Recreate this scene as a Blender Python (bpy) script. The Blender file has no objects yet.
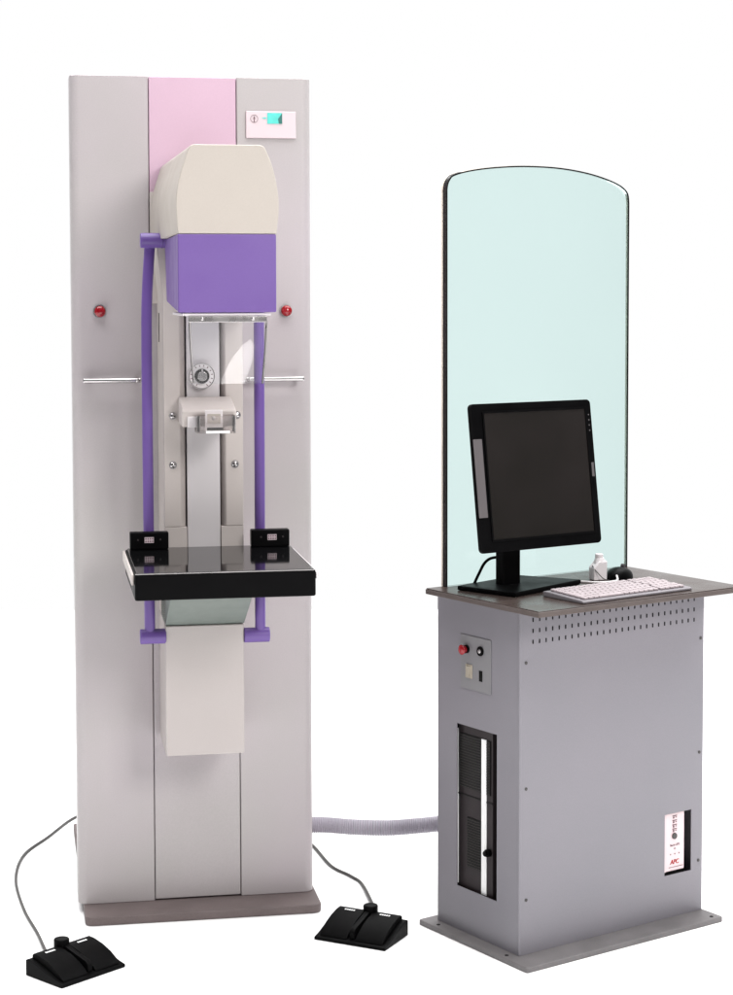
import bpy, bmesh, math, random
from mathutils import Vector, Matrix

random.seed(7)
scn = bpy.context.scene
COL = scn.collection
PI = math.pi

# ------------------------------------------------------------------ materials
def lin(c):
    return tuple((v / 12.92 if v <= 0.04045 else ((v + 0.055) / 1.055) ** 2.4) for v in c)

def mat(name, rgb, rough=0.45, metal=0.0, spec=0.4, var=0.05, scale=6.0, bump=0.0, bscale=900.0,
        coat=0.0, speck=0.0, smudge=0.08, rgb2=None):
    """Procedural paint / plastic / metal: base colour broken up by two noises, uneven gloss, fine orange-peel bump."""
    m = bpy.data.materials.new(name)
    m.use_nodes = True
    nt = m.node_tree
    b = nt.nodes['Principled BSDF']
    tc = nt.nodes.new('ShaderNodeTexCoord')
    n1 = nt.nodes.new('ShaderNodeTexNoise')
    n1.inputs['Scale'].default_value = scale
    n1.inputs['Detail'].default_value = 5
    nt.links.new(tc.outputs['Object'], n1.inputs['Vector'])
    ramp = nt.nodes.new('ShaderNodeValToRGB')
    ramp.color_ramp.elements[0].position = 0.3
    ramp.color_ramp.elements[1].position = 0.7
    lo = [max(0, c * (1 - var)) for c in rgb]
    hi = [min(1, c * (1 + var)) for c in (rgb2 or rgb)]
    ramp.color_ramp.elements[0].color = (*lo, 1)
    ramp.color_ramp.elements[1].color = (*hi, 1)
    nt.links.new(n1.outputs['Fac'], ramp.inputs['Fac'])
    out = ramp.outputs['Color']
    if speck > 0:
        n2 = nt.nodes.new('ShaderNodeTexNoise')
        n2.inputs['Scale'].default_value = 420
        n2.inputs['Detail'].default_value = 2
        nt.links.new(tc.outputs['Object'], n2.inputs['Vector'])
        mr = nt.nodes.new('ShaderNodeMapRange')
        mr.inputs['From Min'].default_value = 0.35
        mr.inputs['From Max'].default_value = 0.65
        mr.inputs['To Min'].default_value = 1 - speck
        mr.inputs['To Max'].default_value = 1 + speck
        nt.links.new(n2.outputs['Fac'], mr.inputs['Value'])
        mx = nt.nodes.new('ShaderNodeVectorMath')
        mx.operation = 'SCALE'
        nt.links.new(out, mx.inputs[0])
        nt.links.new(mr.outputs['Result'], mx.inputs['Scale'])
        out = mx.outputs['Vector']
    nt.links.new(out, b.inputs['Base Color'])
    n3 = nt.nodes.new('ShaderNodeTexNoise')
    n3.inputs['Scale'].default_value = 14
    n3.inputs['Detail'].default_value = 6
    nt.links.new(tc.outputs['Object'], n3.inputs['Vector'])
    mr2 = nt.nodes.new('ShaderNodeMapRange')
    mr2.inputs['From Min'].default_value = 0.3
    mr2.inputs['From Max'].default_value = 0.7
    mr2.inputs['To Min'].default_value = max(0.0, rough - smudge)
    mr2.inputs['To Max'].default_value = min(1.0, rough + smudge)
    nt.links.new(n3.outputs['Fac'], mr2.inputs['Value'])
    nt.links.new(mr2.outputs['Result'], b.inputs['Roughness'])
    b.inputs['Metallic'].default_value = metal
    b.inputs['Specular IOR Level'].default_value = spec
    b.inputs['Coat Weight'].default_value = coat
    b.inputs['Coat Roughness'].default_value = 0.08
    if bump > 0:
        n4 = nt.nodes.new('ShaderNodeTexNoise')
        n4.inputs['Scale'].default_value = bscale
        n4.inputs['Detail'].default_value = 2
        nt.links.new(tc.outputs['Object'], n4.inputs['Vector'])
        bp = nt.nodes.new('ShaderNodeBump')
        bp.inputs['Strength'].default_value = bump
        bp.inputs['Distance'].default_value = 0.001
        nt.links.new(n4.outputs['Fac'], bp.inputs['Height'])
        nt.links.new(bp.outputs['Normal'], b.inputs['Normal'])
    return m

def clear_mat(name, tint, gloss=0.05, rough=0.02, haze=0.0, hazecol=(1, 1, 1)):
    """Clear tinted sheet: transparent body, fresnel reflection, optional haze."""
    m = bpy.data.materials.new(name)
    m.use_nodes = True
    nt = m.node_tree
    for n in list(nt.nodes):
        nt.nodes.remove(n)
    o = nt.nodes.new('ShaderNodeOutputMaterial')
    tr = nt.nodes.new('ShaderNodeBsdfTransparent')
    tcn = nt.nodes.new('ShaderNodeTexCoord')
    nz = nt.nodes.new('ShaderNodeTexNoise')
    nz.inputs['Scale'].default_value = 3
    nt.links.new(tcn.outputs['Object'], nz.inputs['Vector'])
    rp = nt.nodes.new('ShaderNodeValToRGB')
    rp.color_ramp.elements[0].color = (*[c * 0.985 for c in tint], 1)
    rp.color_ramp.elements[1].color = (*[min(1, c * 1.015) for c in tint], 1)
    nt.links.new(nz.outputs['Fac'], rp.inputs['Fac'])
    nt.links.new(rp.outputs['Color'], tr.inputs['Color'])
    gl = nt.nodes.new('ShaderNodeBsdfGlossy')
    gl.inputs['Roughness'].default_value = rough
    last = tr.outputs[0]
    if haze > 0:
        df = nt.nodes.new('ShaderNodeBsdfTranslucent')
        df.inputs['Color'].default_value = (*hazecol, 1)
        d2 = nt.nodes.new('ShaderNodeBsdfDiffuse')
        d2.inputs['Color'].default_value = (*hazecol, 1)
        ad = nt.nodes.new('ShaderNodeMixShader')
        nt.links.new(df.outputs[0], ad.inputs[1])
        nt.links.new(d2.outputs[0], ad.inputs[2])
        mxh = nt.nodes.new('ShaderNodeMixShader')
        mxh.inputs[0].default_value = haze
        nt.links.new(last, mxh.inputs[1])
        nt.links.new(ad.outputs[0], mxh.inputs[2])
        last = mxh.outputs[0]
    fr = nt.nodes.new('ShaderNodeFresnel')
    fr.inputs['IOR'].default_value = 1.0 + gloss * 8
    mx = nt.nodes.new('ShaderNodeMixShader')
    nt.links.new(fr.outputs[0], mx.inputs[0])
    nt.links.new(last, mx.inputs[1])
    nt.links.new(gl.outputs[0], mx.inputs[2])
    nt.links.new(mx.outputs[0], o.inputs['Surface'])
    return m

M = {}
M['panel'] = mat('panel_grey_paint', (0.420, 0.402, 0.390), 0.40, 0, 0.35, 0.02, 1.7, 0.06, 1200, speck=0.03, smudge=0.04, rgb2=(0.448, 0.397, 0.425))
M['pink'] = mat('pink_paint', (0.565, 0.392, 0.490), 0.5, 0, 0.3, 0.03, 3, 0.05, speck=0.015)
M['cream']   = mat('cream_paint', (0.455, 0.412, 0.372), 0.45, 0, 0.35, 0.025, 4, 0.06, 900, speck=0.015)
M['cream2'] = mat('pale_carriage_paint', (0.51, 0.462, 0.44), 0.45, 0, 0.35, 0.03, 4, 0.06, 900, speck=0.015)
M['cream3'] = mat('pale_cover_paint', (0.475, 0.432, 0.42), 0.45, 0, 0.35, 0.03, 4, 0.06, 900, speck=0.015)
M['strip'] = mat('lavender_grey_strip', (0.58, 0.55, 0.56), 0.4, 0, 0.35, 0.03, 3, 0.04)
M['sage'] = mat('neck_shade_paint', (0.165, 0.19, 0.175), 0.5, 0, 0.3, 0.04, 5, 0.05)  # shade of the neck's downward face put into its colour
M['purple'] = mat('purple_enamel', (0.150, 0.088, 0.290), 0.38, 0, 0.35, 0.04, 4, 0.05, 700, speck=0.02)
M['tube'] = mat('purple_tube_enamel', (0.135, 0.076, 0.280), 0.3, 0, 0.4, 0.02, 3, smudge=0.01)
M['plate']   = mat('taupe_plate', (0.14, 0.112, 0.11), 0.55, 0, 0.3, 0.10, 9, 0.15, 400, speck=0.06)
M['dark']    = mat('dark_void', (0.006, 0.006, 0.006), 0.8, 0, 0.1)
M['rear']    = mat('rear_housing_grey', (0.20, 0.19, 0.19), 0.6, 0, 0.3)
M['chrome'] = mat('polished_steel', (0.50, 0.48, 0.48), 0.14, 1.0, 0.5, 0.06, 20, smudge=0.04)
M['steel']   = mat('brushed_steel', (0.50, 0.48, 0.48), 0.3, 1.0, 0.5, 0.08, 30)
M['red'] = mat('red_button', (0.28, 0.004, 0.010), 0.15, 0, 0.6, 0.08, 40, smudge=0.03)
M['blackpl'] = mat('black_plastic', (0.0020, 0.0019, 0.0022), 0.42, 0, 0.06, 0.15, 20, 0.12, 1500)
M['rubber'] = mat('black_rubber', (0.0018, 0.0018, 0.0020), 0.5, 0, 0.06, 0.2, 30, 0.2, 1200)
M['traytop'] = mat('gloss_black_top', (0.003, 0.003, 0.0035), 0.06, 0, 0.36, 0.1, 10, smudge=0.025)
M['white']   = mat('white_plastic', (0.74, 0.70, 0.71), 0.4, 0, 0.4, 0.02, 10)
M['ivory']   = mat('white_strip', (0.93, 0.93, 0.93), 0.5, 0, 0.3, 0.01, 10)
M['label']   = mat('pale_pink_label', (0.66, 0.555, 0.59), 0.35, 0, 0.4, 0.015, 10)
M['teal']    = mat('teal_print', (0.10, 0.62, 0.56), 0.4, 0, 0.3, 0.12, 60)
M['teald']   = mat('dark_teal_print', (0.03, 0.16, 0.14), 0.4, 0, 0.3, 0.1, 60)
M['ink'] = mat('grey_ink', (0.16, 0.10, 0.115), 0.6, 0, 0.2)
M['inkred']  = mat('red_ink', (0.36, 0.015, 0.015), 0.5, 0, 0.2)
M['cabf'] = mat('cabinet_grey_paint', (0.202, 0.197, 0.220), 0.36, 0, 0.4, 0.03, 1.6, 0.10, 700, speck=0.03, smudge=0.035, rgb2=(0.220, 0.205, 0.230))
M['top'] = mat('worktop_laminate', (0.052, 0.038, 0.034), 0.26, 0, 0.3, 0.16, 14, 0.08, 500, speck=0.12)
M['topedge'] = mat('worktop_edge', (0.088, 0.07, 0.065), 0.5, 0, 0.3, 0.12, 20, speck=0.05)
M['dplate'] = mat('galvanised_plate', (0.155, 0.146, 0.148), 0.5, 0.1, 0.35, 0.14, 12, 0.12, 500, speck=0.06)
M['ctrl'] = mat('control_plate_grey', (0.208, 0.204, 0.214), 0.4, 0, 0.35, 0.03, 5)
M['tower'] = mat('computer_charcoal', (0.026, 0.020, 0.022), 0.45, 0, 0.3, 0.2, 8, 0.08)
M['grille']  = mat('grille_black', (0.006, 0.0055, 0.0055), 0.5, 0, 0.3)
M['grlin']   = mat('grille_rib_charcoal', (0.028, 0.026, 0.025), 0.5, 0, 0.3)
M['upsf']    = mat('pinkish_white_plastic', (0.72, 0.58, 0.60), 0.4, 0, 0.4, 0.02, 12)
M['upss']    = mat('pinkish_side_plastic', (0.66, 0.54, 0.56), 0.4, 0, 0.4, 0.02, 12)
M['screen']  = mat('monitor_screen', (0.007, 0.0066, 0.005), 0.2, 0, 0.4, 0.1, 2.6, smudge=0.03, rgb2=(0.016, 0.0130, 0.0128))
M['silver'] = mat('silver_grey_plastic', (0.12, 0.108, 0.112), 0.35, 0.2, 0.4, 0.05, 12)
M['keyb'] = mat('keyboard_body', (0.20, 0.185, 0.20), 0.45, 0, 0.35, 0.03, 12)
M['key'] = mat('keycap_white', (0.40, 0.345, 0.36), 0.5, 0, 0.3, 0.08, 70)
M['hose']    = mat('lavender_hose', (0.36, 0.335, 0.385), 0.45, 0, 0.35, 0.05, 12)
M['cable']   = mat('grey_cable', (0.06, 0.056, 0.054), 0.45, 0, 0.4, 0.12, 30)
M['gedge'] = mat('glass_edge_dark', (0.010, 0.009, 0.009), 0.25, 0, 0.4, 0.1, 8)
M['gbeige'] = mat('glass_edge_beige', (0.78, 0.70, 0.60), 0.4, 0, 0.4, 0.05, 12)
M['beige']   = mat('beige_rocker', (0.36, 0.32, 0.26), 0.45, 0, 0.4, 0.05, 40)
M['floor']   = mat('white_studio_floor', (0.96, 0.96, 0.96), 0.8, 0, 0.0, 0.01, 1.5)
M['glass']   = clear_mat('leaded_glass', (0.866, 0.958, 0.948), 0.04, 0.03)
M['acryl'] = clear_mat('clear_acrylic', (0.96, 0.945, 0.94), 0.065, 0.04, 0.14, (0.9, 0.86, 0.86))
M['shield'] = clear_mat('clear_shield_film', (0.94, 0.95, 0.965), 0.043, 0.05, 0.06)

# ------------------------------------------------------------------ mesh builder
class MB:
    def __init__(s):
        s.bm = bmesh.new()

    def _merge(s, t, mtx=None):
        if mtx is not None:
            bmesh.ops.transform(t, matrix=mtx, verts=t.verts)
        me = bpy.data.meshes.new('tmp')
        t.to_mesh(me)
        t.free()
        s.bm.from_mesh(me)
        bpy.data.meshes.remove(me)
        return s

    def box(s, x0, x1, y0, y1, z0, z1, bev=0.0, seg=2, mtx=None):
        t = bmesh.new()
        bmesh.ops.create_cube(t, size=1)
        for v in t.verts:
            v.co = Vector(((x0 + x1) / 2 + v.co.x * (x1 - x0), (y0 + y1) / 2 + v.co.y * (y1 - y0), (z0 + z1) / 2 + v.co.z * (z1 - z0)))
        if bev > 0:
            bmesh.ops.bevel(t, geom=t.edges[:], offset=bev, segments=seg, profile=0.5, affect='EDGES', clamp_overlap=True)
        return s._merge(t, mtx)

    def prism(s, poly, axis, a0, a1, bev=0.0, seg=2, poly2=None, mtx=None):
        """poly in the plane normal to axis: 'z' -> (x,y), 'y' -> (x,z), 'x' -> (y,z)"""
        t = bmesh.new()
        def P(p, a):
            return {'z': (p[0], p[1], a), 'y': (p[0], a, p[1]), 'x': (a, p[0], p[1])}[axis]
        A = [t.verts.new(P(p, a0)) for p in poly]
        B = [t.verts.new(P(p, a1)) for p in (poly2 or poly)]
        n = len(poly)
        t.faces.new(A)
        t.faces.new(B[::-1])
        for i in range(n):
            t.faces.new((A[i], B[i], B[(i + 1) % n], A[(i + 1) % n]))
        bmesh.ops.recalc_face_normals(t, faces=t.faces)
        if bev > 0:
            ed = [e for e in t.edges if len(e.link_faces) == 2 and e.calc_face_angle(0) > 0.6]
            bmesh.ops.bevel(t, geom=ed, offset=bev, segments=seg, profile=0.5, affect='EDGES', clamp_overlap=True)
        return s._merge(t, mtx)

    def cyl(s, p0, p1, r, seg=28, r2=None, bev=0.0):
        p0, p1 = Vector(p0), Vector(p1)
        d = p1 - p0
        t = bmesh.new()
        bmesh.ops.create_cone(t, cap_ends=True, segments=seg, radius1=r, radius2=r if r2 is None else r2, depth=d.length)
        if bev > 0:
            ed = [e for e in t.edges if len(e.link_faces) == 2 and any(len(f.verts) > 4 for f in e.link_faces)]
            bmesh.ops.bevel(t, geom=ed, offset=bev, segments=3, profile=0.5, affect='EDGES', clamp_overlap=True)
        q = Vector((0, 0, 1)).rotation_difference(d.normalized())
        return s._merge(t, Matrix.Translation((p0 + p1) / 2) @ q.to_matrix().to_4x4())

    def dome(s, c, d, r, h, seg=24):
        """flattened half ball on base centre c, bulging along d"""
        t = bmesh.new()
        bmesh.ops.create_uvsphere(t, u_segments=seg, v_segments=14, radius=1)
        for v in list(t.verts):
            v.co.z = max(0, v.co.z)
        bmesh.ops.remove_doubles(t, verts=t.verts, dist=1e-5)
        for v in t.verts:
            v.co = Vector((v.co.x * r, v.co.y * r, v.co.z * h))
        q = Vector((0, 0, 1)).rotation_difference(Vector(d).normalized())
        return s._merge(t, Matrix.Translation(Vector(c)) @ q.to_matrix().to_4x4())

    def tube(s, pts, r, seg=14, cap=True):
        pts = [Vector(p) for p in pts]
        rs = r if isinstance(r, (list, tuple)) else [r] * len(pts)
        t = bmesh.new()
        rings = []
        u = None
        for i, p in enumerate(pts):
            tan = (pts[min(i + 1, len(pts) - 1)] - pts[max(i - 1, 0)]).normalized()
            if u is None:
                a = Vector((0, 0, 1)) if abs(tan.z) < 0.9 else Vector((1, 0, 0))
                u = tan.cross(a).normalized()
            else:
                u = (u - tan * u.dot(tan)).normalized()
            w = tan.cross(u)
            rings.append([t.verts.new(p + rs[i] * (math.cos(2 * PI * k / seg) * u + math.sin(2 * PI * k / seg) * w)) for k in range(seg)])
        for a, b in zip(rings, rings[1:]):
            for k in range(seg):
                t.faces.new((a[k], a[(k + 1) % seg], b[(k + 1) % seg], b[k]))
        if cap:
            t.faces.new(rings[0][::-1])
            t.faces.new(rings[-1])
        bmesh.ops.recalc_face_normals(t, faces=t.faces)
        return s._merge(t)

    def ring(s, c, d, r0, r1, h, seg=40):
        """flat annulus of thickness h"""
        t = bmesh.new()
        L = []
        for z in (0, h):
            for r in (r0, r1):
                L.append([t.verts.new((r * math.cos(2 * PI * k / seg), r * math.sin(2 * PI * k / seg), z)) for k in range(seg)])
        for k in range(seg):
            j = (k + 1) % seg
            for a, b in ((0, 1), (1, 3), (3, 2), (2, 0)):
                t.faces.new((L[a][k], L[a][j], L[b][j], L[b][k]))
        bmesh.ops.recalc_face_normals(t, faces=t.faces)
        q = Vector((0, 0, 1)).rotation_difference(Vector(d).normalized())
        return s._merge(t, Matrix.Translation(Vector(c)) @ q.to_matrix().to_4x4())

    def panel(s, axis, pos, thick, u0, u1, v0, v1, holes=()):
        """sheet normal to axis ('x': u=y; 'y': u=x; v=z), front face at pos, thickness inward (+), with rectangular holes"""
        us = sorted({u0, u1, *[h[0] for h in holes], *[h[1] for h in holes]})
        vs = sorted({v0, v1, *[h[2] for h in holes], *[h[3] for h in holes]})
        t = bmesh.new()
        g = {}
        def V(i, j, k):
            if (i, j, k) not in g:
                a = pos + (thick if k else 0)
                g[i, j, k] = t.verts.new((a, us[i], vs[j]) if axis == 'x' else (us[i], a, vs[j]))
            return g[i, j, k]
        def solid(i, j):
            if not (0 <= i < len(us) - 1 and 0 <= j < len(vs) - 1):
                return False
            cu, cv = (us[i] + us[i + 1]) / 2, (vs[j] + vs[j + 1]) / 2
            return not any(h[0] < cu < h[1] and h[2] < cv < h[3] for h in holes)
        for i in range(len(us) - 1):
            for j in range(len(vs) - 1):
                if not solid(i, j):
                    continue
                for k in (0, 1):
                    t.faces.new((V(i, j, k), V(i + 1, j, k), V(i + 1, j + 1, k), V(i, j + 1, k)))
                for (di, dj, a, b) in ((-1, 0, (i, j), (i, j + 1)), (1, 0, (i + 1, j), (i + 1, j + 1)), (0, -1, (i, j), (i + 1, j)), (0, 1, (i, j + 1), (i + 1, j + 1))):
                    if not solid(i + di, j + dj):
                        t.faces.new((V(*a, 0), V(*b, 0), V(*b, 1), V(*a, 1)))
        bmesh.ops.recalc_face_normals(t, faces=t.faces)
        return s._merge(t)

    def text(s, body, size, mtx, ex=0.0003, sx=1.0, shear=0.0):
        cu = bpy.data.curves.new('txt', 'FONT')
        cu.body = body
        cu.size = size
        cu.align_x = 'CENTER'
        cu.align_y = 'CENTER'
        cu.extrude = ex
        cu.shear = shear
        o = bpy.data.objects.new('txt', cu)
        COL.objects.link(o)
        dg = bpy.context.evaluated_depsgraph_get()
        dg.update()
        me = bpy.data.meshes.new_from_object(o.evaluated_get(dg))
        me.transform(mtx @ Matrix.Scale(sx, 4, (1, 0, 0)))
        s.bm.from_mesh(me)
        bpy.data.objects.remove(o)
        bpy.data.curves.remove(cu)
        bpy.data.meshes.remove(me)
        return s

    def build(s, name, m, parent=None, label=None, smooth=True, ang=35, wn=True):
        me = bpy.data.meshes.new(name)
        s.bm.to_mesh(me)
        s.bm.free()
        me.materials.append(m)
        if smooth:
            for p in me.polygons:
                p.use_smooth = True
            me.set_sharp_from_angle(angle=math.radians(ang))
        o = bpy.data.objects.new(name, me)
        COL.objects.link(o)
        if smooth and wn:
            w = o.modifiers.new('weighted', 'WEIGHTED_NORMAL')
            w.keep_sharp = True
        if parent is not None:
            o.parent = parent
        if label:
            o['label'] = label
        return o

def thing(name, label, cat, loc=(0, 0, 0), rz=0.0, group=None):
    o = bpy.data.objects.new(name, None)
    o.empty_display_size = 0.1
    COL.objects.link(o)
    o.location = loc
    o.rotation_euler = (0, 0, rz)
    o['label'] = label
    o['category'] = cat
    if group:
        o['group'] = group
    return o

def smooth_path(pts, n=8):
    P = [Vector(p) for p in pts]
    out = []
    for i in range(len(P) - 1):
        p0, p1, p2, p3 = P[max(i - 1, 0)], P[i], P[i + 1], P[min(i + 2, len(P) - 1)]
        for k in range(n):
            t = k / n
            out.append(0.5 * ((2 * p1) + (p2 - p0) * t + (2 * p0 - 5 * p1 + 4 * p2 - p3) * t * t + (3 * p1 - p0 - 3 * p2 + p3) * t ** 3))
    out.append(P[-1])
    return out

def arc(cx, cy, r, a0, a1, n=6):
    return [(cx + r * math.cos(math.radians(a0 + (a1 - a0) * k / n)), cy + r * math.sin(math.radians(a0 + (a1 - a0) * k / n))) for k in range(n + 1)]

def rrect(x0, x1, y0, y1, r, n=5):
    return (arc(x0 + r, y0 + r, r, 180, 270, n) + arc(x1 - r, y0 + r, r, 270, 360, n) +
            arc(x1 - r, y1 - r, r, 0, 90, n) + arc(x0 + r, y1 - r, r, 90, 180, n))

# ------------------------------------------------------------------ the setting
fl = MB().box(-5, 5, -2, 8.5, -0.02, 0.0).build('floor', M['floor'], smooth=False)
fl['kind'] = 'structure'

# ================================================================== MACHINE
MO, MY = (-0.6643, 4.2857, 0.0), 0.1744
mm = thing('mammography_machine', 'tall pale grey column machine with purple x-ray head, pink top panel and black tray', 'medical machine', MO, MY)

# base plate
MB().prism(arc(0.031, -0.076, 0.018, 180, 270, 5) + arc(0.534, -0.076, 0.018, 270, 360, 5) + [(0.552, 0.687), (0.0035, 0.687)], 'z', 0.0, 0.021, 0.004).build('base_plate', M['plate'], mm, 'taupe steel floor plate')
# column front: three panels with real joints
r = 0.022
ZT = 1.914
left = [(0.1752, 0.0), (0.1752, 0.10), (0.0, 0.10)] + arc(r, r, r, 180, 270, 8)
MB().prism(left, 'z', 0.021, ZT, 0.0015, 1).build('side_panel', M['panel'], mm)
right = [(0.3760, 0.10), (0.3760, 0.0)] + arc(0.5464 - r, r, r, 270, 360, 8) + [(0.5464, 0.10)]
MB().prism(right, 'z', 0.021, ZT, 0.0015, 1).build('side_panel', M['panel'], mm)
MB().box(0.1770, 0.3742, 0.001, 0.06, 0.0245, 1.640, 0.0012, 1).build('centre_panel', M['panel'], mm)
MB().box(0.1770, 0.3742, 0.001, 0.06, 1.6405, 1.9125, 0.0012, 1).build('top_panel', M['pink'], mm, 'pink panel at the top of the column')
MB().box(0.172, 0.380, 0.07, 0.095, 0.0215, 1.905).build('joint_backing', M['dark'], mm)
MB().box(0.045, 0.50, 0.102, 0.62, 0.0215, 1.86, 0.006).build('rear_housing', M['rear'], mm)

# nameplate
np_ = MB().box(0.3965, 0.5115, -0.005, -0.0004, 1.7765, 1.8380, 0.0012, 1).build('nameplate', M['label'], mm, 'pale pink plate with round emblem and teal print')
MB().box(0.4455, 0.4795, -0.0062, -0.0052, 1.8095, 1.8340).build('emblem_block', M['teal'], np_, 'teal printed block')
MB().prism([(0.4795, 1.8340), (0.4795, 1.8095), (0.4720, 1.8095), (0.4700, 1.8200), (0.4765, 1.8300)], 'y', -0.0068, -0.0063).build('emblem_accent', M['teald'], np_)
MB().prism([(0.4335, 1.8213), (0.4385, 1.8213), (0.4385, 1.8198), (0.4445, 1.8222), (0.4385, 1.8246), (0.4385, 1.8231), (0.4335, 1.8231)], 'y', -0.0060, -0.0052).build('emblem_arrow', M['teal'], np_)
lg = MB().ring((0.4155, -0.0052, 1.8205), (0, -1, 0), 0.0080, 0.0088, 0.0006)
lg.prism([(0.4148, 1.8130), (0.4164, 1.8130), (0.4164, 1.8215), (0.4186, 1.8190), (0.4156, 1.8268), (0.4126, 1.8190), (0.4148, 1.8215)], 'y', -0.0058, -0.0052)
lg.build('round_emblem', M['ink'], np_)

# stop buttons
for bx_ in (0.0629, 0.4870):
    bz = MB().ring((bx_, -0.0004, 1.3832), (0, -1, 0), 0.0095, 0.0150, 0.005).build('button_bezel', M['steel'], mm)
    bt = MB()
    bt.cyl((bx_, -0.0002, 1.3832), (bx_, -0.012, 1.3832), 0.0105)
    bt.dome((bx_, -0.012, 1.3832), (0, -1, 0), 0.0125, 0.007)
    bt.cyl((bx_, -0.009, 1.3832), (bx_, -0.012, 1.3832), 0.0115, r2=0.0125)
    bt.build('stop_button', M['red'], bz)

# chrome hand bars
for x0, x1, ex in ((0.026, 0.150, 0.026), (0.392, 0.520, 0.520)):
    hb = MB()
    hb.tube(smooth_path([(x0, -0.036, 1.2280), (x1, -0.036, 1.2280)], 4), 0.0058, 16)
    hb.dome((x0, -0.036, 1.228), (-1, 0, 0), 0.0058, 0.004)
    hb.dome((x1, -0.036, 1.228), (1, 0, 0), 0.0058, 0.004)
    h = hb.build('hand_bar', M['chrome'], mm)
    for px in (x0 + 0.010, x1 - 0.010):
        MB().cyl((px, -0.0002, 1.228), (px, -0.033, 1.228), 0.0050, 16).build('bar_post', M['steel'], h)
    MB().dome(((x1 if ex == x0 else x0) - 0.006 * (1 if ex == x0 else -1), -0.0405, 1.228), (0, -1, 0), 0.0048, 0.003).build('bar_screw', M['steel'], h)

# carriage with its slotted guide
RB, FR_ = -0.0006, -0.200
def carr_l(z0, z1, poly): return MB().prism(poly, 'z', z0, z1, 0.002)
cb = carr_l(0.9135, 1.50, [(0.1915, RB), (0.1915, FR_), (0.2266, FR_), (0.2386, -0.187), (0.2386, RB)])
cb.prism([(0.3645, RB), (0.3174, RB), (0.3174, -0.187), (0.3262, FR_), (0.3645, FR_)], 'z', 0.9135, 1.50, 0.002)
cb.prism([(0.1915, RB), (0.1915, FR_), (0.2405, FR_), (0.2405, RB)], 'z', 0.70, 0.9133, 0.0016)
cb.prism([(0.3645, RB), (0.3149, RB), (0.3149, FR_), (0.3645, FR_)], 'z', 0.70, 0.9133, 0.0016)
car = cb.build('carriage_housing', M['cream2'], mm)
MB().box(0.2417, 0.3137, -0.1965, -0.12, 0.70, 1.50, 0.0015).build('guide_strip', M['strip'], mm, 'lavender grey strip between two black slots')
MB().box(0.2353, 0.3214, -0.115, -0.01, 0.705, 1.495).build('slot_backing', M['dark'], mm)
for sx, sz in ((0.2111, 1.1566), (0.3511, 1.1570), (0.2103, 1.0495), (0.3460, 1.0493)):
    sc = MB()
    sc.ring((sx, -0.2002, sz), (0, -1, 0), 0.0055, 0.0085, 0.0015)
    sc.dome((sx, -0.2002, sz), (0, -1, 0), 0.0070, 0.0045)
    s_ = sc.build('round_screw', M['steel'], mm)
    MB().box(sx - 0.0050, sx + 0.0050, -0.2052, -0.2044, sz - 0.0007, sz + 0.0007).build('screw_slot', M['dark'], s_)
MB().box(0.1905, 0.1925, -0.0765, -0.0655, 1.315, 1.380).build('side_slot', M['dark'], mm)
MB().box(0.1765, 0.376, -0.016, -0.0002, 1.40, 1.6525, 0.002).build('mounting_plate', M['cream2'], mm)

# lower box and sloping neck under the tray
MB().box(0.1905, 0.3630, -0.205, -0.001, 0.4075, 0.6965, 0.0035, 3).build('lower_cover', M['cream3'], mm)
MB().prism([(-0.200, 0.6970), (-0.430, 0.8155), (-0.06, 0.8155), (-0.06, 0.6970)], 'x', 0.1915, 0.3645, 0.0015).build('tray_neck', M['sage'], mm, 'sloping bracket under the tray, its grey-green shade put into the colour')

# x-ray head: cream hood over purple box
front = [(0.1970, 1.5410), (0.1948, 1.5635), (0.1933, 1.5968), (0.1945, 1.6190), (0.1978, 1.6400), (0.2030, 1.6610), (0.2085, 1.6780), (0.2145, 1.6970), (0.2185, 1.7080), (0.2240, 1.7148), (0.2310, 1.7168),
         (0.3590, 1.7166), (0.3665, 1.7145), (0.3715, 1.7085), (0.3765, 1.6970), (0.3835, 1.6800), (0.3900, 1.6560), (0.3950, 1.6300), (0.3975, 1.6060), (0.3972, 1.5800), (0.3950, 1.5600), (0.3934, 1.5410)]
back = [(x - 0.0165 + (0.006 if x > 0.3 else 0), 1.541 + (z - 1.541) * 0.985) for x, z in front]
def dense(P, n=5):
    i0 = 10
    a = [(v.x, v.y) for v in smooth_path([(x, z, 0) for x, z in P[:i0 + 1]], n)]
    b = [(v.x, v.y) for v in smooth_path([(x, z, 0) for x, z in P[i0 + 1:]], n)]
    return a + b
front, back = dense(front), dense(back)
hd = MB().prism(front, 'y', -0.573, -0.012, 0.006, 4, poly2=back)
hood = hd.build('head_hood', M['cream'], mm, 'cream rounded hood of the x-ray head')
cw0 = [(0.1780, 1.5408), (0.3905, 1.5408), (0.3880, 1.490), (0.3650, 1.405), (0.3645, 1.392), (0.1915, 1.392), (0.1910, 1.42), (0.1840, 1.48)]
MB().prism(cw0, 'y', -0.199, -0.0165, 0.003).build('rear_cowl', M['cream2'], mm)
MB().prism([(-0.573, 1.5405), (-0.200, 1.5405), (-0.255, 1.405), (-0.573, 1.3850)], 'x', 0.1960, 0.3920, 0.0030, 3).build('tube_box', M['purple'], mm, 'purple box of the x-ray head')

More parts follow.
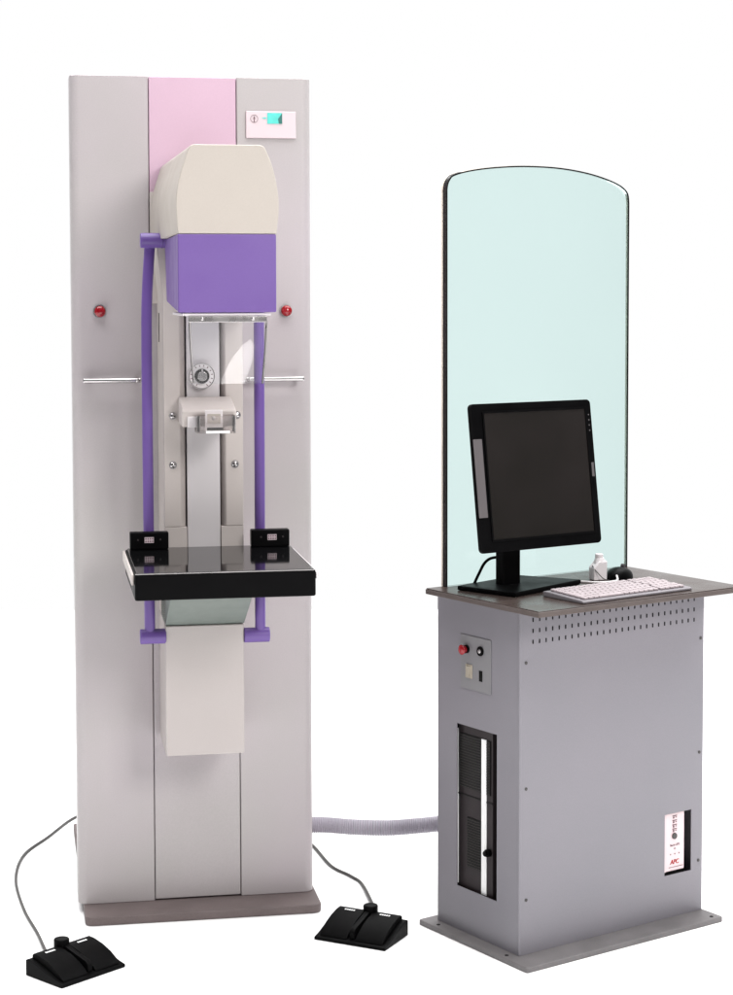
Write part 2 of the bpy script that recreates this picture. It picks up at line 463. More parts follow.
# purple guard rail: tubes, stubs
def rail_tube(sx, xs, ztop):
    pts = [(xs[0], -0.194, 0.6725), (xs[1], -0.194, 1.083), (xs[2], -0.194, 1.32), (xs[3], -0.194, 1.42), (xs[4], -0.196, ztop)]
    return MB().tube(smooth_path(pts, 10), 0.0118, 20)
gl_ = rail_tube(-1, (0.1575, 0.1563, 0.1560, 0.1578, 0.1650), 1.537).build('guard_rail', M['tube'], mm, 'purple upright tube on the left', wn=False)
st = MB().cyl((0.1358, -0.194, 0.6730), (0.1925, -0.194, 0.6730), 0.0165, 28, bev=0.0025)
st.build('rail_stub', M['tube'], gl_)
st = MB().cyl((0.1430, -0.206, 1.5375), (0.2000, -0.206, 1.5375), 0.0162, 28, bev=0.0025)
st.build('rail_stub', M['tube'], gl_)
st = MB().cyl((0.1885, -0.206, 1.5375), (0.1915, -0.206, 1.5375), 0.0172, 28, bev=0.0008)
st.build('rail_collar', M['tube'], gl_)
gr_ = rail_tube(1, (0.4008, 0.4012, 0.4012, 0.4012, 0.4012), 1.537).build('guard_rail', M['tube'], mm, 'purple upright tube on the right', wn=False)
MB().cyl((0.3640, -0.194, 0.6690), (0.4212, -0.194, 0.6690), 0.0165, 28, bev=0.0025).build('rail_stub', M['tube'], gr_)
MB().cyl((0.3660, -0.194, 1.5375), (0.4160, -0.194, 1.5375), 0.0162, 28, bev=0.0025).build('rail_stub', M['tube'], gr_)

# dial
DX, DZ = 0.2736, 1.2439
dl = MB()
dl.cyl((DX, -0.1965, DZ), (DX, -0.213, DZ), 0.0285, 48, bev=0.0015)
dial = dl.build('dial', M['white'], mm, 'round pale dial with dark knob')
tk = MB()
for k in range(14):
    a = math.radians(90 - 150 + k * 300 / 13)
    mt = Matrix.Translation((DX, 0, DZ)) @ Matrix.Rotation(-a, 4, 'Y')
    tk.box(0.0205, 0.0245, -0.2136, -0.2130, -0.0009, 0.0009, mtx=mt)
tk.build('dial_marks', M['ink'], dial)
MB().ring((DX, -0.2131, DZ), (0, -1, 0), 0.0262, 0.0283, 0.0008, 48).build('dial_rim', M['steel'], dial)
kn = MB().cyl((DX, -0.2130, DZ), (DX, -0.224, DZ), 0.0160, 32, bev=0.002).build('dial_knob', M['blackpl'], dial)
MB().cyl((DX, -0.2240, DZ), (DX, -0.230, DZ), 0.0105, 32, bev=0.001).build('knob_cap', M['steel'], kn)
MB().box(DX - 0.001, DX + 0.001, -0.2246, -0.2238, DZ + 0.0105, DZ + 0.0155).build('knob_pointer', M['white'], kn)

# compression holder with clear paddle
hp = [(-0.2005, 1.1990), (-0.2950, 1.1800), (-0.3100, 1.1740), (-0.3100, 1.1395), (-0.2005, 1.1395)]
hb = MB().prism(hp, 'x', 0.2225, 0.3380, 0.004, 3)
hold = hb.build('paddle_holder', M['cream2'], mm)
MB().box(0.2335, 0.2600, -0.322, -0.308, 1.1395, 1.1622, 0.002).build('holder_tab', M['white'], hold)
MB().cyl((0.3378, -0.265, 1.1610), (0.3440, -0.265, 1.1610), 0.0055, 16, bev=0.001).build('holder_screw', M['steel'], hold)
# clear paddle: rounded open cup
outer = arc(0.266, -0.352, 0.0165, 180, 270, 8) + arc(0.3155, -0.352, 0.0165, 270, 360, 8) + [(0.332, -0.3105), (0.2495, -0.3105)]
inner = arc(0.266, -0.352, 0.0145, 180, 270, 8) + arc(0.3155, -0.352, 0.0145, 270, 360, 8) + [(0.330, -0.3125), (0.2515, -0.3125)]
t = bmesh.new()
n = len(outer)
lay = []
for z in (1.1330, 1.1660):
    lay.append([t.verts.new((x, y, z)) for x, y in outer])
    lay.append([t.verts.new((x, y, z)) for x, y in inner])
for k in range(n):
    j = (k + 1) % n
    for a, b in ((0, 1), (1, 3), (3, 2), (2, 0)):
        t.faces.new((lay[a][k], lay[a][j], lay[b][j], lay[b][k]))
bmesh.ops.recalc_face_normals(t, faces=t.faces)
pdl = MB()
pdl._merge(t)
pdl.prism(outer, 'z', 1.1296, 1.1328)
pad = pdl.build('clear_paddle', M['acryl'], hold, 'clear plastic paddle')
MB().box(0.2690, 0.3060, -0.3385, -0.3340, 1.1330, 1.1770, 0.001).build('paddle_clip', M['white'], pad)
MB().box(0.2735, 0.3015, -0.3405, -0.3387, 1.1480, 1.1690, 0.0005).build('clip_plate', M['cream'], pad)
MB().dome((0.2865, -0.3405, 1.1600), (0, -1, 0), 0.0042, 0.0025).build('clip_screw', M['steel'], pad)
MB().box(0.268, 0.318, -0.3708, -0.3688, 1.1300, 1.1350).build('paddle_lip', M['ivory'], pad)
MB().box(0.2700, 0.3040, -0.3705, -0.3688, 1.1362, 1.1420).build('paddle_lip', M['chrome'], pad)

# face shield bar, wires, film
pl_ = MB().box(0.2050, 0.3815, -0.566, -0.30, 1.3785, 1.3835, 0.001).build('collimator_plate', M['white'], mm)
brk = MB().box(0.2165, 0.3735, -0.569, -0.560, 1.3655, 1.3780, 0.0015).build('shield_bracket', M['steel'], mm)
for sx in (0.2440, 0.3454):
    MB().dome((sx, -0.5692, 1.3725), (0, -1, 0), 0.0036, 0.002).build('bracket_screw', M['steel'], brk)
MB().tube(smooth_path([(0.2195, -0.558, 1.367), (0.2206, -0.572, 1.312), (0.2245, -0.590, 1.246)], 6), 0.0023, 10).build('shield_wire', M['steel'], brk)
MB().tube(smooth_path([(0.3735, -0.558, 1.367), (0.3690, -0.572, 1.312), (0.3610, -0.590, 1.244)], 6), 0.0023, 10).build('shield_wire', M['steel'], brk)
t = bmesh.new()
NX, NZ = 24, 12
gv = []
for j in range(NZ + 1):
    row = []
    w = j / NZ
    for i in range(NX + 1):
        u = i / NX
        xl = 0.2206 + 0.004 * w
        xr = 0.3722 - 0.0105 * w
        row.append(t.verts.new((xl + (xr - xl) * u, -0.5600 - 0.020 * math.sin(PI * u) * (0.08 + 0.10 * w) + 0.0150 * u * w - 0.029 * (w - 0.12 * (1 - math.exp(-w / 0.12))), 1.3665 - 0.1225 * w)))
    gv.append(row)
for j in range(NZ):
    for i in range(NX):
        t.faces.new((gv[j][i], gv[j][i + 1], gv[j + 1][i + 1], gv[j + 1][i]))
sh = MB()
sh._merge(t)
sh.build('face_shield', M['shield'], brk, 'clear curved plastic face shield')

# black breast support tray
tr = MB().prism(rrect(0.1045, 0.4660, -0.5985, -0.2137, 0.007, 3), 'z', 0.8165, 0.8690, 0.003, 2)
tray = tr.build('support_tray', M['blackpl'], mm, 'black tray with glossy top')
MB().prism(rrect(0.1085, 0.4620, -0.5945, -0.2177, 0.006, 3), 'z', 0.8692, 0.8714, 0.0006, 1).build('tray_top', M['traytop'], tray)
MB().box(0.1060, 0.4645, -0.5992, -0.5975, 0.8690, 0.8706).build('tray_rim_glint', M['steel'], tray)  # thin steel line standing in for the highlight along the front rim
MB().box(0.0985, 0.1035, -0.585, -0.225, 0.846, 0.8680, 0.0015).build('side_rail', M['cream2'], tray)
MB().box(0.4670, 0.4715, -0.590, -0.225, 0.8500, 0.8640, 0.0015).build('side_rail', M['white'], tray)
MB().cyl((0.4725, -0.578, 0.8600), (0.4765, -0.578, 0.8600), 0.0062, 18, bev=0.0015).build('rail_knob', M['white'], tray)
for x0, x1, kx in ((0.1136, 0.1965, 0.1545), (0.3759, 0.4597, 0.4211)):
    kp = MB().box(x0, x1, -0.2480, -0.2200, 0.8718, 0.9085, 0.0025).build('keypad', M['blackpl'], tray)
    MB().box(kx - 0.0098, kx + 0.0098, -0.2488, -0.2481, 0.8862, 0.8985).build('keypad_label', M['label'], kp)
    kd = MB()
    for i in range(4):
        for j in range(2):
            cx, cz = kx - 0.0072 + 0.0048 * i, 0.8895 + 0.0058 * j
            kd.box(cx - 0.0014, cx + 0.0014, -0.2494, -0.2489, cz - 0.0017, cz + 0.0017)
    kd.build('key_dots', M['ink'], kp)
    for dx in (-0.024, 0.024):
        MB().cyl((kx + dx, -0.2481, 0.893), (kx + dx, -0.2489, 0.893), 0.0022, 12).build('keypad_screw', M['tower'], kp)

# ================================================================== CONTROL DESK
DO, DY = (0.3225, 3.9665, 0.0), 0.6074
dk = thing('control_desk', 'grey metal cabinet desk with brown worktop and tall arched pale green glass screen', 'control desk', DO, DY)
W, D = 0.5389, 0.2882
MB().prism(rrect(-0.032, W + 0.004, -0.065, D + 0.030, 0.006, 3), 'z', 0.0, 0.0118, 0.0015, 1).build('base_plate', M['dplate'], dk, 'grey steel floor plate')
for hx, hy in ((-0.018, 0.262), (-0.018, 0.02), (0.52, -0.05)):
    MB().ring((hx, hy, 0.0118), (0, 0, 1), 0.002, 0.0042, 0.0008, 16).build('bolt_hole', M['dark'], dk)
OA = (0.0770, 0.2185, 0.1100, 0.4745)
OB = (0.4220, 0.5045, 0.1090, 0.2495)
TH = 0.0022
cab = MB()
cab.panel('x', 0.0, TH, 0.0, D, 0.012, 0.7587, [OA])
cab.panel('y', 0.0004, TH, 0.0001, W, 0.012, 0.7587, [OB])
cab.panel('x', W - TH, TH, 0.0030, D, 0.0121, 0.7586)
cab.panel('y', D - TH, TH, 0.0025, W - 0.0023, 0.0121, 0.7586)
cab.build('cabinet', M['cabf'], dk, smooth=False)
MB().tube([(0.0022, 0.0024, 0.013), (0.0022, 0.0024, 0.758)], 0.0034, 16).build('corner_bend', M['cabf'], dk)
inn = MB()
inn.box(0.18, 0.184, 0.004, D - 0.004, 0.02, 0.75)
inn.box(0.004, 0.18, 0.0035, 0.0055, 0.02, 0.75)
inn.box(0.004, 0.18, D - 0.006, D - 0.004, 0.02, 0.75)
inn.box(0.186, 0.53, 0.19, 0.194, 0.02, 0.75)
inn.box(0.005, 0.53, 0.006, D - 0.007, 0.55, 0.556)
inn.build('inner_shade_sheets', M['dark'], dk)  # black sheets added so the shadow inside the openings is in the colour
# worktop
MB().prism(rrect(-0.047, 0.5450, -0.1170, 0.2730, 0.004, 3), 'z', 0.7590, 0.7700, 0.0012, 1).build('worktop', M['topedge'], dk, 'brown laminate worktop')
MB().prism(rrect(-0.0455, 0.5435, -0.1155, 0.2715, 0.003, 3), 'z', 0.7702, 0.7720, 0.0008, 1).build('worktop_surface', M['top'], dk)
# vents: three rows of little slots
vt = MB()
for j, vz in enumerate((0.7310, 0.7075, 0.6840)):
    for i in range(27):
        vx = 0.0357 + i * (0.5080 - 0.0357) / 26
        oval = arc(vx, vz + 0.0031, 0.0016, 0, 180, 5) + arc(vx, vz - 0.0031, 0.0016, 180, 360, 5)
        vt.prism(oval, 'y', -0.0002, 0.0003)
vt.build('vent_slots', M['dark'], dk, smooth=False)
for sx, sz in ((0.0168, 0.6408), (0.5291, 0.6398), (0.0177, 0.3704), (0.5273, 0.3781), (0.0185, 0.1304), (0.5268, 0.1283)):
    c = MB()
    c.ring((sx, 0.0003, sz), (0, -1, 0), 0.0016, 0.0036, 0.0012, 16)
    c.dome((sx, 0.0003, sz), (0, -1, 0), 0.0026, 0.0022, 14)
    c.build('panel_screw', M['cable'], dk)
# control plate on the narrow side (faces -x)
cp = MB().box(-0.0022, -0.0003, 0.0960, 0.2020, 0.5580, 0.6765, 0.0006, 1).build('control_plate', M['ctrl'], dk)
MB().cyl((-0.0022, 0.1790, 0.6455), (-0.0085, 0.1790, 0.6455), 0.0092, 24).build('button_collar', M['blackpl'], cp)
e = MB()
e.cyl((-0.0085, 0.1790, 0.6455), (-0.0175, 0.1790, 0.6455), 0.0080, 24, r2=0.0112)
e.dome((-0.0175, 0.1790, 0.6455), (-1, 0, 0), 0.0112, 0.0042)
e.build('emergency_button', M['red'], cp, 'red mushroom button')
k_ = MB().cyl((-0.0022, 0.1300, 0.6480), (-0.0065, 0.1300, 0.6480), 0.0105, 24, bev=0.001).build('key_switch', M['blackpl'], cp)
MB().dome((-0.0065, 0.1300, 0.6480), (-1, 0, 0), 0.0045, 0.003).build('key_barrel', M['steel'], k_)
rk = MB().box(-0.0050, -0.0022, 0.1590, 0.1815, 0.5830, 0.6130, 0.001).build('rocker_switch', M['beige'], cp)
MB().prism([(-0.0050, 0.5870), (-0.0095, 0.5890), (-0.0060, 0.5980), (-0.0080, 0.6090), (-0.0050, 0.6095)], 'y', 0.1640, 0.1765).build('rocker', M['beige'], rk)
MB().box(-0.0030, -0.0021, 0.1245, 0.1358, 0.5815, 0.6050).build('port_slot', M['dark'], cp)

# glass screen on the back edge of the worktop
GX0, GX1, GY = 0.0006, 0.5405, 0.2620
def gout(inset=0.0):
    x0, x1 = GX0 + inset, GX1 - inset
    pts = [(x0, 0.7722), ]
    top = []
    # left corner arc then long shallow arch, then right corner
    pk = 1.7095 - inset
    zl, zr = 1.6500, 1.6330
    raw = [(0.0006, 1.6500), (0.0030, 1.6620), (0.0090, 1.6730), (0.0190, 1.6815), (0.0500, 1.6905), (0.0960, 1.6985), (0.1500, 1.7045), (0.2050, 1.7085), (0.2600, 1.7098), (0.3150, 1.7090),
           (0.3700, 1.7050), (0.4250, 1.6975), (0.4750, 1.6865), (0.5100, 1.6750), (0.5290, 1.6640), (0.5380, 1.6520), (0.5405, 1.6330)]
    raw = [(v.x, v.y) for v in smooth_path([(x, z, 0) for x, z in raw], 4)]
    for i, (x, z) in enumerate(raw):
        a = Vector(raw[max(i - 1, 0)])
        b = Vector(raw[min(i + 1, len(raw) - 1)])
        if i == 0: nrm = Vector((-1, 0.0))
        elif i == len(raw) - 1: nrm = Vector((1, 0.0))
        else:
            tdir = (b - a).normalized()
            nrm = Vector((-tdir.y, tdir.x))
        top.append((x - nrm.x * inset, z - nrm.y * inset))
    return pts + top + [(x1, 0.7722)]
gs = MB().prism(gout(0.003), 'y', GY - 0.004, GY + 0.004).build('glass_screen', M['glass'], dk, 'tall arched pale green glass panel', smooth=False)
def band(i0, i1, y0, y1):
    t = bmesh.new()
    A, B = gout(i0), gout(i1)
    L = [[t.verts.new((x, y, z)) for x, z in P] for y in (y0, y1) for P in (A, B)]
    for k in range(len(A) - 1):
        for a, b in ((0, 1), (1, 3), (3, 2), (2, 0)):
            t.faces.new((L[a][k], L[a][k + 1], L[b][k + 1], L[b][k]))
    for k in (0, len(A) - 1):
        t.faces.new((L[0][k], L[1][k], L[3][k], L[2][k]))
    bmesh.ops.recalc_face_normals(t, faces=t.faces)
    m_ = MB()
    m_._merge(t)
    return m_
band(0.0, 0.0030, GY - 0.0050, GY - 0.0025).build('edge_trim', M['gedge'], gs, 'dark edge of the glass')
MB().prism(gout(-0.0008)[:17] + gout(0.003)[:17][::-1], 'y', GY - 0.0051, GY + 0.0075).build('edge_strip', M['gedge'], gs, 'black strip on the left edge of the glass')
MB().prism(gout(-0.0010)[:17] + gout(0.003)[:17][::-1], 'y', GY + 0.0077, GY + 0.0125).build('edge_strip', M['gbeige'], gs, 'beige strip on the left edge of the glass')
band(-0.0004, 0.0016, GY - 0.0023, GY + 0.0045).build('edge_trim', M['gbeige'], gs, 'beige back edge of the glass')

# ------------------------------------------------ computer tower inside the cabinet
def on_desk(x, y, z):
    c, s = math.cos(DY), math.sin(DY)
    return (DO[0] + x * c - y * s, DO[1] + x * s + y * c, z)
tw = thing('computer_tower', 'dark computer tower with white strip seen through the opening in the desk side', 'computer', on_desk(0.0, 0.0, 0.012), DY)
z_ = -0.012
MB().box(0.012, 0.170, 0.1060, 0.2300, 0.0005, 0.50 + z_, 0.003).build('case', M['tower'], tw)
MB().box(0.0100, 0.0118, 0.1065, 0.2295, 0.3135 + z_, 0.3165 + z_).build('front_seam', M['grille'], tw)
def grille(name, y0, y1, z0, z1, n):
    g = MB().box(0.0095, 0.0117, y0, y1, z0 + z_, z1 + z_).build(name, M['grille'], tw)
    rb = MB()
    for i in range(n):
        zz = z0 + (i + 0.5) * (z1 - z0) / n
        rb.box(0.0078, 0.0094, y0 + 0.001, y1 - 0.001, zz - 0.0012 + z_, zz + 0.0008 + z_)
    rb.build('grille_ribs', M['grlin'], g)
grille('front_grille', 0.1440, 0.2180, 0.332, 0.452, 20)
grille('front_grille', 0.1120, 0.1240, 0.332, 0.452, 20)
grille('front_grille', 0.1440, 0.1930, 0.157, 0.268, 19)
MB().box(0.0092, 0.0117, 0.1258, 0.1425, 0.1080 + z_, 0.4520 + z_, 0.0004).build('white_strip', M['ivory'], tw, 'bright white vertical strip')
MB().box(0.0095, 0.0118, 0.2266, 0.2295, 0.1120 + z_, 0.4600 + z_).build('white_edge', M['ivory'], tw)
pb = MB().cyl((0.0117, 0.1165, 0.2055 + z_), (0.0020, 0.1165, 0.2055 + z_), 0.0085, 20, bev=0.001)
pb.cyl((0.0020, 0.1165, 0.2055 + z_), (-0.0030, 0.1165, 0.2055 + z_), 0.0060, 16, bev=0.001)
pb.build('power_knob', M['blackpl'], tw)

# ------------------------------------------------ backup power unit inside the cabinet
up_ = thing('power_backup_unit', 'pinkish white backup power unit behind the small square opening low on the desk front', 'power supply', on_desk(0.0, 0.0, 0.012), DY)
MB().box(0.4100, 0.4905, 0.0075, 0.180, 0.1020, 0.2360, 0.003).build('case', M['upsf'], up_)
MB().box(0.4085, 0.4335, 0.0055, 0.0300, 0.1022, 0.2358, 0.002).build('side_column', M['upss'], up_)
MB().box(0.41, 0.4905, 0.01, 0.18, 0.0002, 0.1018).build('dark_gap_block', M['dark'], up_)  # black block standing in for the dark gap below the unit
TM = lambda x, z, y=0.0072: Matrix.Translation((x, y, z + z_)) @ Matrix.Rotation(PI / 2, 4, 'X')
ic = MB()
for k, iz in enumerate((0.2390, 0.2285, 0.2185, 0.2090)):
    ic.box(0.4520, 0.4660, 0.0068, 0.0074, iz + 0.0006 + z_, iz + 0.0026 + z_)
    ic.box(0.4535, 0.4580, 0.0068, 0.0074, iz - 0.0045 + z_, iz - 0.0005 + z_)
    ic.box(0.4610, 0.4655, 0.0068, 0.0074, iz - 0.0030 + z_, iz - 0.0012 + z_)
ic.build('indicator_icons', M['ink'], up_)
MB().cyl((0.4580, 0.0076, 0.1945 + z_), (0.4580, 0.0040, 0.1945 + z_), 0.0072, 24, bev=0.001).build('power_button', M['cable'], up_)
MB().text('Back-UPS', 0.0075, TM(0.4600, 0.1735)).build('lettering', M['ink'], up_, smooth=False)
MB().text('CS', 0.0050, TM(0.4600, 0.1650)).build('lettering', M['ink'], up_, smooth=False)
dd_ = MB()
for dx in (-0.0130, 0.0, 0.0130):
    dd_.box(0.4600 + dx - 0.0013, 0.4600 + dx + 0.0013, 0.0068, 0.0074, 0.1515 + z_, 0.1545 + z_)
dd_.build('small_marks', M['ink'], up_)
lt = MB()
for ox in (-0.0005, 0.0, 0.0005):
    lt.text('APC', 0.0145, TM(0.4590 + ox, 0.1345, 0.0072 - ox * 0.2), sx=0.95, shear=0.2)
lt.build('lettering', M['inkred'], up_, 'red lettering', smooth=False)
lt = MB()
for i in range(15):
    lt.box(0.4420 + i * 0.0030, 0.4420 + i * 0.0030 + 0.0018, 0.0068, 0.0074, 0.1225 + z_, 0.1240 + z_)
lt.build('fine_print', M['ink'], up_)

# ------------------------------------------------ monitor
MC, MYAW, MT, MW, MH = Vector((0.3654, 4.0800, 1.0307)), 0.5889, 0.1336, 0.3321, 0.3165
base_c = Vector(on_desk(0.118, 0.172, 0.772))
mo = thing('monitor', 'black flat monitor on a square foot standing on the worktop before the glass', 'monitor', (MC.x, MC.y, 0.772), MYAW)
HZ = MC.z - 0.772
tilt = Matrix.Translation((0, 0, HZ)) @ Matrix.Rotation(-MT, 4, 'X')
bz = MB().prism(rrect(-MW / 2, MW / 2, -MH / 2, MH / 2, 0.010, 6), 'y', -0.004, 0.007, 0.002, 2, mtx=tilt)
bz.prism(rrect(-MW / 2 + 0.006, MW / 2 - 0.006, -MH / 2 + 0.006, MH / 2 - 0.006, 0.010, 6), 'y', 0.0065, 0.032, 0.001, 1, poly2=rrect(-MW / 2 + 0.03, MW / 2 - 0.03, -MH / 2 + 0.03, MH / 2 - 0.03, 0.010, 6), mtx=tilt)
sxl, sxr, szb, szt = -MW / 2 + 0.034, MW / 2 - 0.020, -MH / 2 + 0.027, MH / 2 - 0.021
bzl = bz.build('housing', M['blackpl'], mo)
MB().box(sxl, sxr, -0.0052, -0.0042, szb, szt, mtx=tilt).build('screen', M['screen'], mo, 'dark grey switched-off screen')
fr = MB()
fr.box(sxl - 0.004, sxl - 0.0002, -0.0075, -0.0042, szb - 0.004, szt + 0.004, 0.0008, mtx=tilt)
fr.box(sxr + 0.0002, sxr + 0.004, -0.0075, -0.0042, szb - 0.004, szt + 0.004, 0.0008, mtx=tilt)
fr.box(sxl - 0.0002, sxr + 0.0002, -0.0075, -0.0042, szt + 0.0002, szt + 0.004, 0.0008, mtx=tilt)
fr.box(sxl - 0.0002, sxr + 0.0002, -0.0075, -0.0042, szb - 0.004, szb - 0.0002, 0.0008, mtx=tilt)
fr.build('screen_frame', M['blackpl'], mo)
MB().box(-MW / 2 + 0.0005, -MW / 2 + 0.0235, -0.0065, -0.0042, -MH / 2 + 0.075, MH / 2 - 0.075, 0.0012, mtx=tilt).build('silver_strip', M['silver'], mo, 'silver grey strip on the left edge')
lb = MB().box(MW / 2 - 0.0128, MW / 2 - 0.0062, -0.0055, -0.0042, -0.0120, 0.0190, mtx=tilt)
lb.build('small_badge', M['silver'], mo)
for k in range(4):
    q = tilt @ Vector((MW / 2 - 0.0095, -0.0042, MH / 2 - 0.034 - 0.0115 * k))
    q2 = tilt @ Vector((MW / 2 - 0.0095, -0.0056, MH / 2 - 0.034 - 0.0115 * k))
    MB().cyl(q, q2, 0.0016, 10).build('button', M['silver'], mo)
MB().box(-0.11, 0.11, 0.030, 0.062, -0.11, 0.11, 0.012, mtx=tilt).build('rear_bulge', M['blackpl'], mo)
# stand: post behind the panel, foot on the worktop
c, s = math.cos(-MYAW), math.sin(-MYAW)
dv = Vector(on_desk(0.1018, 0.1660, 0)) - Vector((MC.x, MC.y, 0))
sx_, sy_ = dv.x * c - dv.y * s, dv.x * s + dv.y * c
MB().prism(rrect(sx_ - 0.027, sx_ + 0.027, sy_ - 0.014, sy_ + 0.014, 0.008), 'z', 0.010, 0.24, 0.001, 1).build('post', M['blackpl'], mo)
MB().box(sx_ - 0.035, sx_ + 0.035, 0.045, sy_ + 0.016, 0.20, 0.262, 0.006).build('tilt_head', M['blackpl'], mo)
ft = []
for lx, ly in ((0.0290, 0.0520), (0.2700, 0.1130), (0.2000, 0.2480), (-0.0100, 0.2050)):
    v = Vector(on_desk(lx, ly, 0)) - Vector((MC.x, MC.y, 0))
    ft.append((v.x * c - v.y * s, v.x * s + v.y * c))
MB().prism(ft, 'z', 0.0003, 0.011, 0.003, 2).build('foot', M['blackpl'], mo)
def mloc(x, y, z):
    v = Vector(on_desk(x, y, 0)) - Vector((MC.x, MC.y, 0))
    return (v.x * c - v.y * s, v.x * s + v.y * c, z)
def wloc(p):
    v = Vector(p) - Vector((MC.x, MC.y, 0.772))
    return (v.x * c - v.y * s, v.x * s + v.y * c, v.z)
MB().tube([Vector(wloc(p)) for p in smooth_path([(0.303, 4.185, 0.8360), (0.2904, 4.177, 0.8385), (0.2727, 4.174, 0.8356), (0.2595, 4.173, 0.8245), (0.2484, 4.172, 0.8034), (0.2396, 4.170, 0.7850), (0.2368, 4.172, 0.7760), (0.2520, 4.195, 0.7755)], 8)], 0.0033, 10).build('cable', M['rubber'], mo)

# ------------------------------------------------ keyboard
KB = thing('keyboard', 'white keyboard lying along the front edge of the worktop', 'keyboard', on_desk(0.2500, -0.0300, 0.772), DY + 0.02)
KW, KD = 0.322, 0.128
MB().prism([(-KD / 2, 0.0003), (-KD / 2, 0.0050), (-KD / 2 + 0.005, 0.0066), (KD / 2 - 0.006, 0.0125), (KD / 2, 0.0110), (KD / 2, 0.0003)], 'x', -KW / 2, KW / 2, 0.002, 2).build('keyboard_body', M['keyb'], KB)
kt = Matrix.Translation((0, 0, 0.0098)) @ Matrix.Rotation(math.atan2(0.0059, KD - 0.011), 4, 'X')
ks = MB()
pitch = 0.0146
for rI in range(6):
    y = -KD / 2 + 0.016 + rI * 0.0186
    x = -KW / 2 + 0.010
    i = 0
    while x < KW / 2 - 0.018:
        w = pitch
        if rI == 0 and i == 3: w = pitch * 5
        elif i == 0 and 0 < rI < 5: w = pitch * (1.0 + 0.35 * (4 - rI))
        gap = 0.005 if (abs(x - 0.072) < 0.008) else 0
        x += gap
        if x + w > KW / 2 - 0.008: break
        tgt = ks
        tgt.box(x + 0.0013, x + w - 0.0013, y - 0.0075, y + 0.0075, 0.0002, 0.0048, 0.0011, 1, mtx=kt)
        x += w
        i += 1
ks.build('keys', M['key'], KB)

# ------------------------------------------------ mouse
ms = thing('mouse', 'black computer mouse lying behind the keyboard', 'mouse', on_desk(0.405, 0.135, 0.772), DY + 0.45)
t = bmesh.new()
bmesh.ops.create_uvsphere(t, u_segments=28, v_segments=16, radius=1)
for v in t.verts:
    z = max(0.0, v.co.z)
    k = 1.0 - 0.18 * max(0, v.co.x)
    v.co = Vector((v.co.x * 0.048, v.co.y * 0.029 * k, 0.0004 + (z ** 0.8) * 0.025 * (1 - 0.22 * v.co.x)))
bmesh.ops.remove_doubles(t, verts=t.verts, dist=1e-6)
b_ = MB()
b_._merge(t)
b_.build('mouse_body', M['blackpl'], ms)
MB().cyl((0.020, -0.004, 0.0235), (0.020, 0.004, 0.0235), 0.0065, 16).build('scroll_wheel', M['tower'], ms)

# ------------------------------------------------ white hand switch with cord
hs = thing('hand_switch', 'small white bottle-shaped switch standing between monitor and mouse', 'hand switch', (0.5250, 4.2780, 0.772), 0.4)
b_ = MB()
b_.prism([(-0.0180, 0.0003), (0.0160, 0.0003), (0.0170, 0.0440), (-0.0050, 0.0440), (-0.0180, 0.0290)], 'y', -0.013, 0.013, 0.003, 3)
b_.cyl((0.003, 0, 0.0400), (0.003, 0, 0.051), 0.0135, 24, r2=0.010)
b_.cyl((0.002, 0, 0.0485), (0.002, 0, 0.060), 0.0092, 24, bev=0.002)
b_.build('switch_body', M['white'], hs)
MB().box(0.0145, 0.0185, -0.004, 0.004, 0.026, 0.045, 0.001).build('switch_clip', M['white'], hs)
ch, sh_ = math.cos(-0.4), math.sin(-0.4)
def hloc(p):
    d = Vector(p) - Vector((0.5250, 4.2780, 0.772))
    return (d.x * ch - d.y * sh_, d.x * sh_ + d.y * ch, d.z)
MB().tube([Vector(hloc(p)) for p in smooth_path([on_desk(0.2850, 0.1330, 0.7745), on_desk(0.3050, 0.1020, 0.7745), on_desk(0.3350, 0.0900, 0.7745), on_desk(0.3580, 0.0920, 0.7760), on_desk(0.3680, 0.1050, 0.7840)], 8)], 0.0024, 10).build('cord', M['white'], hs)
MB().tube([Vector(hloc(p)) for p in smooth_path([(0.5100, 4.2700, 0.806), (0.5180, 4.2580, 0.795), (0.5320, 4.2520, 0.780), (0.5450, 4.2500, 0.7745)], 8)], 0.0011, 8).build('thin_cord', M['cable'], hs)

# ------------------------------------------------ corrugated hose between machine and desk
hz = 0.158
path = smooth_path([(-0.16, 4.455, hz + 0.001), (-0.10, 4.465, hz - 0.002), (-0.03, 4.47, hz - 0.009), (0.05, 4.47, hz - 0.011), (0.12, 4.47, hz - 0.006), (0.19, 4.46, hz + 0.002), (0.245, 4.42, hz + 0.004), (0.285, 4.35, hz + 0.004), (0.300, 4.312, hz + 0.004)], 40)
rs = [0.0186 + 0.0013 * math.sin(i * 2.1) for i in range(len(path))]
hs_o = MB().tube(path, rs, 20).build('corrugated_hose', M['hose'], wn=False)
hs_o['label'] = 'pale lavender corrugated hose running between the column machine and the desk'
hs_o['category'] = 'hose'

